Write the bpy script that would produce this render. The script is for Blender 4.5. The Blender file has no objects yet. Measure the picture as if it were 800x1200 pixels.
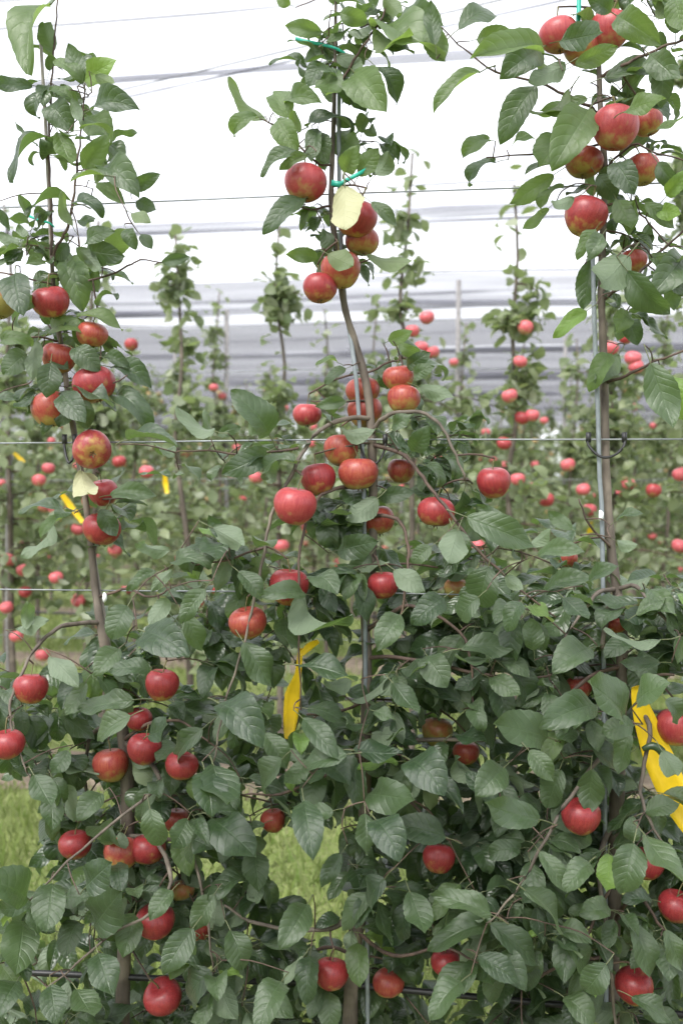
import bpy, math, random
import numpy as np
from mathutils import Vector, Matrix
random.seed(7); RNG = np.random.default_rng(7)
R = math.radians
scene = bpy.context.scene
col = scene.collection

# ------------------------------------------------------------------ camera
EYE = 1.5; FPX = 1150.0; PITCH = math.atan(30/FPX)
cam_d = bpy.data.cameras.new('camera'); cam = bpy.data.objects.new('camera', cam_d); col.objects.link(cam)
cam.location = (0, 0, EYE); cam.rotation_euler = (math.pi/2-PITCH, 0, 0)
cam_d.sensor_fit = 'VERTICAL'; cam_d.sensor_height = 36; cam_d.sensor_width = 24; cam_d.lens = 36*FPX/1200
cam_d.clip_start = .05; cam_d.clip_end = 600
cam_d.dof.use_dof = True; cam_d.dof.focus_distance = 1.72; cam_d.dof.aperture_fstop = 3.7; cam_d.dof.aperture_blades = 6
scene.camera = cam
# ------------------------------------------------------------------ sky, sun, exposure
SUN_EL, SUN_AZ = 52, 215
world = bpy.data.worlds.new('World'); scene.world = world; world.use_nodes = True
nt = world.node_tree; bg = nt.nodes['Background']
sky = nt.nodes.new('ShaderNodeTexSky'); sky.sky_type = 'NISHITA'; sky.sun_disc = False
sky.sun_elevation = R(SUN_EL); sky.sun_rotation = R(SUN_AZ); sky.air_density = 1.0; sky.dust_density = 6.0
hs = nt.nodes.new('ShaderNodeHueSaturation'); hs.inputs['Saturation'].default_value = .18
mx = nt.nodes.new('ShaderNodeMixRGB'); mx.inputs[0].default_value = .55; mx.inputs[2].default_value = (8.6, 8.8, 9.3, 1)
nt.links.new(sky.outputs[0], hs.inputs['Color']); nt.links.new(hs.outputs[0], mx.inputs[1]); nt.links.new(mx.outputs[0], bg.inputs[0])
bg.inputs[1].default_value = .13
sun_d = bpy.data.lights.new('sun', 'SUN'); sun = bpy.data.objects.new('sun', sun_d); col.objects.link(sun)
sun_d.energy = 1.3; sun_d.angle = R(28); sun_d.color = (1, .965, .91)
_e, _a = R(SUN_EL), R(SUN_AZ)
sun.rotation_euler = Vector((-math.sin(_a)*math.cos(_e), -math.cos(_a)*math.cos(_e), -math.sin(_e))).to_track_quat('-Z', 'Y').to_euler()
vs = scene.view_settings; vs.view_transform = 'Standard'; vs.look = 'None'; vs.gamma = 1; vs.use_curve_mapping = False
vs.exposure = 1.38
scene.cycles.transparent_max_bounces = 24; scene.cycles.max_bounces = 8; scene.cycles.transmission_bounces = 6

# ------------------------------------------------------------------ pixel -> place
SL = 0.1246; D0 = 1.8; ROW = 3.2          # rows run 7 degrees off square to the view
CA, SA = math.cos(PITCH), math.sin(PITCH)
def ray(px, py):
    a, b = (px-400)/FPX, (600-py)/FPX
    return np.array((a, CA+b*SA, b*CA-SA))
def P(px, py, dd=0.0, row=0):
    d = ray(px, py); t = (D0+ROW*row+dd)/(d[1]+SL*d[0])
    return np.array((0, 0, EYE))+t*d
def row_y(row, x, dd=0.0): return D0+ROW*row+dd-SL*x
def proj(p):
    x, y, z = p[0], p[1], p[2]-EYE
    dep = y*CA-z*SA; up = y*SA+z*CA
    return 400+FPX*x/dep, 600-FPX*up/dep, dep
def unit(v):
    v = np.asarray(v, float); n = np.linalg.norm(v); return v/n if n > 1e-9 else np.array((0, 0, 1.))

# ------------------------------------------------------------------ materials
def mat(name):
    m = bpy.data.materials.new(name); m.use_nodes = True
    return m, m.node_tree, m.node_tree.nodes['Principled BSDF']
def N(t, kind, **kw):
    n = t.nodes.new(kind)
    for k, v in kw.items(): setattr(n, k, v)
    return n
def val(t, op, a, b=None, c=None, clamp=False):
    n = t.nodes.new('ShaderNodeMath'); n.operation = op; n.use_clamp = clamp
    for i, x in enumerate((a, b, c)):
        if x is None: continue
        if isinstance(x, (int, float)): n.inputs[i].default_value = x
        else: t.links.new(x, n.inputs[i])
    return n.outputs[0]
def mixc(t, f, a, b, blend='MIX'):
    n = t.nodes.new('ShaderNodeMixRGB'); n.blend_type = blend
    for i, x in enumerate((f, a, b)):
        if isinstance(x, (int, float)): n.inputs[i].default_value = x
        elif isinstance(x, tuple): n.inputs[i].default_value = (*x, 1)
        else: t.links.new(x, n.inputs[i])
    return n.outputs[0]
def noise(t, scale, detail=3, rough=.5, coord='Object', vec=None, stretch=None):
    n = t.nodes.new('ShaderNodeTexNoise'); n.inputs['Scale'].default_value = scale
    n.inputs['Detail'].default_value = detail; n.inputs['Roughness'].default_value = rough
    if vec is None:
        tc = t.nodes.new('ShaderNodeTexCoord'); vec = tc.outputs[coord]
    if stretch:
        mp = t.nodes.new('ShaderNodeMapping'); mp.inputs['Scale'].default_value = stretch
        t.links.new(vec, mp.inputs['Vector']); vec = mp.outputs[0]
    t.links.new(vec, n.inputs['Vector'])
    return n.outputs['Fac']
def ramp(t, f, lo, hi):
    n = t.nodes.new('ShaderNodeMapRange'); n.inputs['From Min'].default_value = lo; n.inputs['From Max'].default_value = hi
    t.links.new(f, n.inputs['Value']); return n.outputs[0]
def bump(t, b, h, s, d):
    n = t.nodes.new('ShaderNodeBump'); n.inputs['Strength'].default_value = s; n.inputs['Distance'].default_value = d
    t.links.new(h, n.inputs['Height']); t.links.new(n.outputs[0], b.inputs['Normal'])

def leaf_mat(name, dark, light, under, trans, tfac=.28, rough=.42, detail=True):
    m, t, b = mat(name); out = t.nodes['Material Output']
    geo = N(t, 'ShaderNodeNewGeometry'); oi = N(t, 'ShaderNodeObjectInfo')
    rnd = val(t, 'FRACT', val(t, 'ADD', oi.outputs['Random'], geo.outputs['Random Per Island']))
    c = mixc(t, rnd, dark, light)
    if detail:
        uv = N(t, 'ShaderNodeUVMap'); sp = N(t, 'ShaderNodeSeparateXYZ'); t.links.new(uv.outputs[0], sp.inputs[0])
        u = val(t, 'MULTIPLY', val(t, 'ABSOLUTE', val(t, 'SUBTRACT', sp.outputs[0], .5)), 2.0); v = sp.outputs[1]
        ph = val(t, 'MULTIPLY', val(t, 'SUBTRACT', v, val(t, 'MULTIPLY', u, .22)), 50.0)
        vein = val(t, 'POWER', val(t, 'MAXIMUM', val(t, 'SINE', ph), 0.0), 10.0)
        rib = val(t, 'SUBTRACT', 1.0, val(t, 'MULTIPLY', u, 16.0), clamp=True)
        allv = val(t, 'MAXIMUM', val(t, 'MULTIPLY', vein, .55), rib)
        nz = noise(t, 22, 3); nz2 = noise(t, 140, 2)
        c = mixc(t, ramp(t, nz, .35, .75), c, mixc(t, .45, c, light))
        c = mixc(t, val(t, 'MULTIPLY', allv, .17), c, tuple(min(1, x*2.2+.03) for x in light))
        sc_ = mixc(t, val(t, 'MULTIPLY', ramp(t, nz2, .70, .78), .5), c, (.10, .065, .03))
        c = mixc(t, ramp(t, noise(t, 9, 2), .58, .72), c, sc_)
        pet = val(t, 'LESS_THAN', v, 0.0)
        c = mixc(t, pet, c, (.17, .19, .09))
        h = val(t, 'ADD', val(t, 'ADD', val(t, 'MULTIPLY', allv, -.8), val(t, 'MULTIPLY', val(t, 'SINE', ph), -.10)), val(t, 'ADD', val(t, 'MULTIPLY', nz2, .5), val(t, 'MULTIPLY', noise(t, 3.2, 2), 3.0)))
        bump(t, b, h, .5, .0020)
    c2 = mixc(t, geo.outputs['Backfacing'], c, under)
    t.links.new(c2, b.inputs['Base Color'])
    t.links.new(val(t, 'ADD', val(t, 'MULTIPLY', geo.outputs['Backfacing'], .25), rough), b.inputs['Roughness'])
    b.inputs['Specular IOR Level'].default_value = .75 if detail else .5
    b.inputs['Sheen Weight'].default_value = .12; b.inputs['Sheen Roughness'].default_value = .45; b.inputs['Sheen Tint'].default_value = (.85, .92, .86, 1)
    tr = N(t, 'ShaderNodeBsdfTranslucent'); t.links.new(mixc(t, .25, trans, c, 'MIX'), tr.inputs[0])
    ms = N(t, 'ShaderNodeMixShader'); ms.inputs[0].default_value = tfac
    t.links.new(b.outputs[0], ms.inputs[1]); t.links.new(tr.outputs[0], ms.inputs[2]); t.links.new(ms.outputs[0], out.inputs[0])
    return m
M = {}
M['leaf'] = leaf_mat('leaf_green', (.013, .036, .016), (.064, .104, .043), (.15, .20, .125), (.17, .29, .05), .32, .30)
M['leaf_top'] = leaf_mat('leaf_shoot_tip', (.045, .085, .028), (.105, .165, .055), (.17, .22, .12), (.26, .40, .07), .44, .34)  # young shoot leaves, lightened further with sky light from behind in the colour
M['leaf_young'] = leaf_mat('leaf_young', (.10, .19, .035), (.15, .25, .05), (.22, .30, .12), (.3, .45, .06), .35)
M['leaf_pale'] = leaf_mat('leaf_pale', (.28, .31, .13), (.40, .40, .20), (.42, .42, .25), (.4, .4, .15), .25)
M['leaf_far'] = leaf_mat('leaf_distant_row', (.10, .14, .065), (.25, .29, .16), (.34, .37, .27), (.24, .34, .09), .38, .45, False)  # paler and greyer than the near leaves: veiling glare put into the colour
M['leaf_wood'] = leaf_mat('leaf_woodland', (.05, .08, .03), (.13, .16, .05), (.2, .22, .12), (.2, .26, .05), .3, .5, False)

def bark_mat(name, a, b_, s=60):
    m, t, b = mat(name)
    n1 = noise(t, s, 4, .6, stretch=(1, 1, .25)); n2 = noise(t, s*.25, 3)
    c = mixc(t, ramp(t, n1, .3, .7), a, b_); c = mixc(t, ramp(t, n2, .5, .7), c, tuple(x*1.35 for x in b_))
    t.links.new(c, b.inputs['Base Color']); b.inputs['Roughness'].default_value = .75
    bump(t, b, n1, .6, .002); return m
M['bark'] = bark_mat('bark_grey_brown', (.055, .042, .034), (.145, .12, .097))
M['twig'] = bark_mat('bark_young_twig', (.042, .026, .021), (.10, .066, .05), 90)
M['stemgreen'] = bark_mat('fruit_stalk', (.11, .10, .04), (.17, .15, .07), 90)

def apple_mat(name, red, red2, ground, cover, pink=0):
    m, t, b = mat(name)
    tc = N(t, 'ShaderNodeTexCoord'); sp = N(t, 'ShaderNodeSeparateXYZ'); t.links.new(tc.outputs['Object'], sp.inputs[0])
    oi = N(t, 'ShaderNodeObjectInfo')
    shift = N(t, 'ShaderNodeVectorMath', operation='ADD'); t.links.new(tc.outputs['Object'], shift.inputs[0]); 
    cmb = N(t, 'ShaderNodeCombineXYZ'); r9 = val(t, 'MULTIPLY', oi.outputs['Random'], 19.0)
    for i in range(3): t.links.new(r9, cmb.inputs[i])
    t.links.new(cmb.outputs[0], shift.inputs[1]); vec = shift.outputs[0]
    big = noise(t, 2.1, 2, .5, vec=vec); streak = noise(t, 9, 4, .65, vec=vec, stretch=(1, 1, .16)); fine = noise(t, 60, 2, vec=vec)
    # blush thins out near the blossom end and on one side
    zz = ramp(t, sp.outputs[2], -.95, .35)
    f = val(t, 'ADD', val(t, 'MULTIPLY', zz, .75), val(t, 'ADD', val(t, 'MULTIPLY', big, 1.1), val(t, 'MULTIPLY', streak, .55)))
    f = ramp(t, f, 1.25-cover, 1.62-cover)
    rc = mixc(t, ramp(t, streak, .35, .68), red, red2)
    c = mixc(t, f, ground, rc)
    vo = N(t, 'ShaderNodeTexVoronoi'); vo.inputs['Scale'].default_value = 13; t.links.new(vec, vo.inputs['Vector'])
    spot = val(t, 'LESS_THAN', vo.outputs['Distance'], .10)
    c = mixc(t, val(t, 'MULTIPLY', spot, .35), c, (.62, .42, .28))
    c = mixc(t, val(t, 'MULTIPLY', ramp(t, fine, .40, .75), .20), c, (.46, .24, .23))   # waxy bloom
    c = mixc(t, ramp(t, val(t, 'SUBTRACT', sp.outputs[2], val(t, 'MULTIPLY', big, .1)), .80, .93), c, mixc(t, .6, ground, (.30, .17, .06)))
    t.links.new(c, b.inputs['Base Color'])
    t.links.new(ramp(t, fine, -.35, 2.3), b.inputs['Roughness']); b.inputs['Specular IOR Level'].default_value = .42
    b.inputs['Subsurface Weight'].default_value = .08; b.inputs['Subsurface Radius'].default_value = (.3, .1, .05); b.inputs['Subsurface Scale'].default_value = .1
    bump(t, b, fine, .08, .01)
    return m
M['r'] = apple_mat('apple_crimson', (.19, .007, .014), (.29, .024, .026), (.38, .24, .06), .47)
M['o'] = apple_mat('apple_orange_red', (.23, .014, .016), (.34, .075, .038), (.33, .25, .06), .37)
M['y'] = apple_mat('apple_green_gold', (.30, .08, .03), (.33, .16, .05), (.29, .25, .07), .02)
M['p'] = apple_mat('apple_pink_red', (.27, .016, .026), (.37, .055, .055), (.36, .25, .09), .48)
M['f'] = apple_mat('apple_rosy_pink', (.46, .055, .085), (.60, .16, .16), (.52, .42, .22), .48)  # red skin lightened toward pink, glare and overexposure put into its colour

def plain(name, c, rough=.5, metal=0, spec=.5, var=.25, s=40):
    m, t, b = mat(name); n = noise(t, s, 3)
    t.links.new(mixc(t, ramp(t, n, .3, .7), tuple(x*(1-var) for x in c), tuple(min(1, x*(1+var)) for x in c)), b.inputs['Base Color'])
    b.inputs['Roughness'].default_value = rough; b.inputs['Metallic'].default_value = metal; b.inputs['Specular IOR Level'].default_value = spec
    return m
M['wire'] = plain('galvanised_wire', (.22, .235, .25), .5, .4)
M['stake'] = plain('galvanised_stake', (.20, .225, .245), .55, .1)
M['bamboo'] = plain('weathered_bamboo', (.30, .27, .24), .6)
M['rubber'] = plain('black_rubber', (.016, .016, .018), .45)
M['teal'] = plain('teal_tie_ribbon', (.02, .36, .27), .4)
M['yellow'] = plain('yellow_plastic', (.78, .52, .015), .38, var=.1)
M['clip'] = plain('white_plastic', (.72, .74, .76), .4)
M['post'] = plain('post_grey', (.23, .22, .22), .7)
M['calyx'] = plain('dry_calyx', (.10, .075, .035), .9)
M['cable'] = plain('net_cable', (.16, .16, .18), .5)

def net_mat(name, c, op, lo=.28):
    m, t, b = mat(name); out = t.nodes['Material Output']
    d = N(t, 'ShaderNodeBsdfDiffuse'); d.inputs[0].default_value = (*c, 1)
    tl = N(t, 'ShaderNodeBsdfTranslucent'); tl.inputs[0].default_value = (*c, 1)
    m1 = N(t, 'ShaderNodeMixShader'); m1.inputs[0].default_value = .5
    t.links.new(d.outputs[0], m1.inputs[1]); t.links.new(tl.outputs[0], m1.inputs[2])
    tr = N(t, 'ShaderNodeBsdfTransparent'); m2 = N(t, 'ShaderNodeMixShader')
    n = noise(t, 1.1, 3, stretch=(.12, 3.0, 1))
    t.links.new(val(t, 'MULTIPLY', ramp(t, n, lo, .78), op, clamp=True), m2.inputs[0])
    t.links.new(tr.outputs[0], m2.inputs[1]); t.links.new(m1.outputs[0], m2.inputs[2]); t.links.new(m2.outputs[0], out.inputs[0])
    return m
M['net'] = net_mat('hail_net', (.22, .22, .26), .46)
M['net_far'] = net_mat('hail_net_dense', (.21, .21, .235), .62, -.9)
M['net_roll'] = net_mat('hail_net_gathered', (.24, .24, .29), 1.0)

m, t, b = mat('orchard_grass'); 
n1, n2 = noise(t, 2.2, 4), noise(t, 60, 3)
c = mixc(t, ramp(t, n1, .3, .7), (.135, .20, .038), (.21, .255, .075)); c = mixc(t, ramp(t, n2, .4, .75), c, (.21, .20, .10))
t.links.new(c, b.inputs['Base Color']); b.inputs['Roughness'].default_value = .9; bump(t, b, n2, .8, .03); M['ground'] = m
M['blade'] = leaf_mat('grass_blade', (.13, .21, .035), (.25, .30, .085), (.18, .22, .07), (.16, .22, .05), .3, .55, False)
m, t, b = mat('bare_soil'); n1 = noise(t, 14, 5); 
t.links.new(mixc(t, ramp(t, n1, .35, .7), (.11, .085, .06), (.24, .19, .14)), b.inputs['Base Color']); b.inputs['Roughness'].default_value = .95; bump(t, b, n1, 1, .04); M['soil'] = m

# ------------------------------------------------------------------ mesh helpers
def mesh_np(name, V, F, m, uv=None, smooth=True, tris=False):
    """V (n,3), F list of index tuples or an (k,4)/(k,3) array"""
    me = bpy.data.meshes.new(name)
    if isinstance(F, np.ndarray):
        k, s = F.shape
        me.vertices.add(len(V)); me.vertices.foreach_set('co', np.asarray(V, np.float32).ravel())
        me.loops.add(k*s); me.loops.foreach_set('vertex_index', F.astype(np.int32).ravel())
        me.polygons.add(k); me.polygons.foreach_set('loop_start', np.arange(0, k*s, s, dtype=np.int32))
        if uv is not None:
            l = me.uv_layers.new(name='UVMap'); l.data.foreach_set('uv', np.asarray(uv, np.float32)[F.ravel()].ravel())
        me.update(calc_edges=True); me.validate()
    else:
        me.from_pydata([tuple(v) for v in V], [], F); me.update()
    if smooth: me.polygons.foreach_set('use_smooth', [True]*len(me.polygons))
    me.materials.append(m); return me
def link(name, me, parent=None):
    o = bpy.data.objects.new(name, me); col.objects.link(o)
    if parent is not None: o.parent = parent
    return o
def tag(o, label=None, cat=None, group=None, kind=None):
    for k, v in (('label', label), ('category', cat), ('group', group), ('kind', kind)):
        if v: o[k] = v
    return o
def smooth_path(pts, rad, sub=4):
    pts = [np.asarray(p, float) for p in pts]; out, ro = [], []
    n = len(pts)
    for i in range(n-1):
        p0, p1, p2, p3 = pts[max(i-1, 0)], pts[i], pts[i+1], pts[min(i+2, n-1)]
        for k in range(sub):
            u = k/sub
            out.append(.5*((2*p1)+(-p0+p2)*u+(2*p0-5*p1+4*p2-p3)*u*u+(-p0+3*p1-3*p2+p3)*u**3)); ro.append(rad[i]*(1-u)+rad[i+1]*u)
    out.append(pts[-1]); ro.append(rad[-1]); return out, ro
def tube_np(path, rad, sides=7, cap=True):
    path = np.asarray(path); n = len(path); V, F = [], []
    up = np.array((.31, .17, .93)); 
    for i in range(n):
        d = unit(path[min(i+1, n-1)]-path[max(i-1, 0)])
        a = unit(np.cross(d, up)) if abs(d@unit(up)) < .95 else unit(np.cross(d, (1, 0, 0))); c = np.cross(d, a)
        for k in range(sides):
            w = 2*math.pi*k/sides; V.append(path[i]+rad[i]*(math.cos(w)*a+math.sin(w)*c))
    for i in range(n-1):
        for k in range(sides):
            F.append((i*sides+k, i*sides+(k+1) % sides, (i+1)*sides+(k+1) % sides, (i+1)*sides+k))
    if cap: F.append(tuple(range(sides))[::-1]); F.append(tuple((n-1)*sides+k for k in range(sides)))
    return V, F
class Bag:
    def __init__(s): s.V, s.F = [], []
    def add(s, V, F):
        o = len(s.V); s.V += list(V); s.F += [tuple(i+o for i in f) for f in F]
    def tube(s, path, rad, sides=6, sub=0):
        if not hasattr(rad, '__len__'): rad = [rad]*len(path)
        if sub: path, rad = smooth_path(path, rad, sub)
        s.add(*tube_np(path, rad, sides))
    def build(s, name, m, parent=None): return link(name, mesh_np(name, s.V, s.F, m), parent)
def tube_obj(name, path, rad, m, parent=None, sides=8, sub=4, origin=None):
    if not hasattr(rad, '__len__'): rad = [rad]*len(path)
    path = [np.asarray(p, float) for p in path]
    org = np.zeros(3) if origin is None else np.asarray(origin, float)
    path = [p-org for p in path]
    if sub: path, rad = smooth_path(path, rad, sub)
    o = link(name, mesh_np(name, *tube_np(path, rad, sides), m), parent); o.location = org; return o

# ------------------------------------------------------------------ the leaf
def leaf_shape(seg, half, W, curl, fold, wave, ph, side, serr, petiole, asym=0., twist=0.):
    """unit-length blade along +Y, upper side +Z; returns V, F(quads), UV"""
    cols = 2*half+1; V, UV, F = [], [], []
    y = z = 0.; ang = curl*.35
    for i in range(seg+1):
        tt = i/seg
        if i:
            ang_m = curl*(.35-1.35*tt**1.2); y += math.cos(ang_m)/seg; z += math.sin(ang_m)/seg; ang = ang_m
        w = W*(math.sin(math.pi*min(1, .015+.985*tt**.93))**.72 if tt < .55 else 1.0*(max(0., 1-((tt-.5)/.5)**1.75))**.92)+.003
        if tt > .9: w *= .72+.28*(1-tt)/.1
        for j in range(cols):
            u = (j-half)/half; au = abs(u)
            ww = w*(1+(asym if u > 0 else -asym))
            if j in (0, cols-1): ww *= 1+(serr if i % 2 else -serr*.4)
            x = u*ww*math.cos(fold*au)
            lift = au*ww*math.sin(fold)*(1.45-.75*au)+wave*W*au*math.sin(ph+tt*9+(1.7 if u > 0 else 0))+side*math.sin(tt*3)*u*W
            x2 = x*math.cos(twist*tt)-lift*math.sin(twist*tt); l2 = lift*math.cos(twist*tt)+x*math.sin(twist*tt)
            V.append((x2, y-l2*math.sin(ang), z+l2*math.cos(ang))); UV.append((.5+.5*u, tt))
    for i in range(seg):
        for j in range(cols-1):
            a = i*cols+j; F.append((a, a+1, a+cols+1, a+cols))
    if petiole:
        o = len(V); r = .012; pl = petiole
        for k, (yy, zz) in enumerate(((.03, 0), (-.5*pl, -.05*pl), (-pl, -.22*pl))):
            for w in range(3):
                a = 2*math.pi*w/3; rr = r*(1+.25*(k == 2)); V.append((rr*math.cos(a), yy, zz+rr*math.sin(a)-.004)); UV.append((.5, -.1))
        for k in range(2):
            for w in range(3): F.append((o+k*3+w, o+k*3+(w+1) % 3, o+k*3+3+(w+1) % 3, o+k*3+3+w))
    return np.array(V), np.array(F), np.array(UV)
rnd = random.Random(3)
LEAF = [leaf_shape(18, 3, rnd.uniform(.265, .315), c*1.25, f*1.1, w*1.6, rnd.uniform(0, 6), s, .035, .30, rnd.uniform(-.08, .08), tw)
        for c, f, w, s, tw in ((.5, .30, .10, .02, .15), (.9, .42, .14, -.05, -.3), (-.35, .25, .12, .05, .3), (1.25, .25, .16, .0, .25), (.55, .5, .10, .06, -.15),
                           (.35, .4, .2, -.08, .5), (.9, .15, .12, .1, -.4), (.4, .7, .08, 0, .2), (1.6, .35, .12, .04, .1), (.15, .25, .15, .03, -.35))]
FLAT = (0, 2, 5, 9); FAR = [leaf_shape(4, 1, .34, c, f, .1, 1, 0, 0, 0) for c, f in ((.4, .2), (1.0, .35), (-.2, .1), (.7, .5))]
LEAF_ME = {(i, k): mesh_np('leaf_%d_%s' % (i, k), *L[:2], M[k], L[2]) for i, L in enumerate(LEAF) for k in ('leaf', 'leaf_young', 'leaf_pale', 'leaf_top')}
def frame(base, axis, normal, s):
    a = unit(axis); n = np.asarray(normal, float); n = unit(n-(n@a)*a); x = np.cross(a, n)
    m = np.eye(4); m[:3, 0] = x*s; m[:3, 1] = a*s; m[:3, 2] = n*s; m[:3, 3] = base; return m
def merged(name, mats, shapes, m, parent, pick):
    V, F, U, o = [], [], [], 0
    for i, mm in enumerate(mats):
        v, f, u = shapes[pick[i]]; V.append(v@mm[:3, :3].T+mm[:3, 3]); F.append(f+o); U.append(u); o += len(v)
    return link(name, mesh_np(name, np.concatenate(V), np.concatenate(F), m, np.concatenate(U)), parent)

# ------------------------------------------------------------------ ground
me = mesh_np('ground', np.array([(-150, -60, 0), (150, -60, 0), (150, 240, 0), (-150, 240, 0.)]), np.array([[0, 1, 2, 3]]), M['ground'], smooth=False)
tag(link('ground', me), 'mown green grass floor of the orchard', kind='structure')
for k in range(0, 10):
    V, F = [], []
    n = 60
    for i in range(n+1):
        x = -20+40*i/n; w = .36+.06*math.sin(i*1.9+k)+.05*math.sin(i*.7)
        V += [(x, row_y(k, x, -w), .004), (x, row_y(k, x, w*.9), .004)]
        if i: F.append((2*i-2, 2*i, 2*i+1, 2*i-1))
    tag(link('soil_strip', mesh_np('soil_strip', V, F, M['soil'])), kind='structure')
# grass blades
NB = 70000
x = RNG.uniform(-1, 1, NB); dy = RNG.uniform(0, 1, NB)**1.6*11+2.1; x = x*(dy*.42+.5)
rel = (dy+SL*x-D0) % ROW; ok = (rel > .34+.1*RNG.random(NB)) & (rel < ROW-.34-.1*RNG.random(NB)) | (RNG.random(NB) < .12)
x, dy = x[ok], dy[ok]; NB = len(x); h = RNG.uniform(.03, .10, NB)*(1+.3*np.sin(x*3)*np.sin(dy*2)); a = RNG.uniform(0, 2*math.pi, NB); w = RNG.uniform(.002, .0045, NB)*(1+dy*.12)
lx, ly = RNG.normal(0, .03, NB), RNG.normal(0, .03, NB)
V = np.zeros((NB, 3, 3)); V[:, 0] = np.c_[x-np.cos(a)*w, dy-np.sin(a)*w, 0*x]; V[:, 1] = np.c_[x+np.cos(a)*w, dy+np.sin(a)*w, 0*x]; V[:, 2] = np.c_[x+lx, dy+ly, h]
tag(link('grass', mesh_np('grass', V.reshape(-1, 3), np.arange(NB*3).reshape(-1, 3), M['blade'], smooth=False)), 'short green grass between the tree rows', 'grass', kind='stuff')

# ------------------------------------------------------------------ apples
def apple_shape(sides=26, rings=18, flat=.88, top=.22, bot=.16, lobes=.03, tap=.12, seed=0):
    V, F = [], []
    for i in range(rings+1):
        th = math.pi*i/rings; s, c = math.sin(th), math.cos(th)
        r = s*(1+tap*c)*(.98); zz = flat*c
        d = s if s > 0 else 0
        dip = math.exp(-(d/.34)**2)
        zz -= (top if c > 0 else -bot)*dip
        for k in range(sides):
            a = 2*math.pi*k/sides
            lb = 1+lobes*math.cos(5*a+seed)*max(0, -c)**2+.02*math.cos(2*a+seed)+.015*math.cos(3*a+2*seed)
            V.append((r*lb*math.cos(a), r*lb*math.sin(a), zz*(1+.03*math.cos(a+seed))))
            if i < rings: F.append((i*sides+k, (i+1)*sides+k, (i+1)*sides+(k+1) % sides, i*sides+(k+1) % sides))
    return V, F
AS = [apple_shape(flat=f, tap=t_, seed=s) for f, t_, s in ((.88, .10, 0), (.94, .14, 1.3), (.83, .07, 2.6), (.98, .18, 4))]
APPLE_ME = {(i, k): mesh_np('apple_%d_%s' % (i, k), *AS[i], M[k]) for i in range(4) for k in 'royp'}
AS_LO = apple_shape(12, 8, seed=1)
APPLE_LO = {k: mesh_np('apple_small_'+k, *AS_LO, M[k]) for k in 'roypf'}
bag = Bag(); bag.tube([(0, 0, .60), (.02, .01, .85), (.10, .03, 1.15), (.20, .03, 1.42)], [.045, .038, .035, .055], 6, 3); STEM = mesh_np('stem', bag.V, bag.F, M['stemgreen'])
V, F = [], []
for k in range(5):
    a = 2*math.pi*k/5; da = .35; o = len(V)
    for rr, zz, w in ((.02, -.70, .3), (.13, -.76, da), (.17, -.90, .05)):
        V += [(rr*math.cos(a-w), rr*math.sin(a-w), zz), (rr*math.cos(a+w), rr*math.sin(a+w), zz)]
    F += [(o, o+1, o+3, o+2), (o+2, o+3, o+5, o+4)]
CALYX = mesh_np('calyx', V, F, M['calyx'])
FG = []        # (centre, radius) of near apples
def apple(p, r, hue, shape=0, rot=(0, 0, 0), label=None, group=None, detail=True):
    o = link('apple', APPLE_ME[(shape, hue)] if detail else APPLE_LO[hue]); o.location = p; o.scale = (r, r, r); o.rotation_euler = rot
    tag(o, label, 'apple', group)
    if detail:
        link('stem', STEM, o); link('calyx', CALYX, o)
    return o

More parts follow.
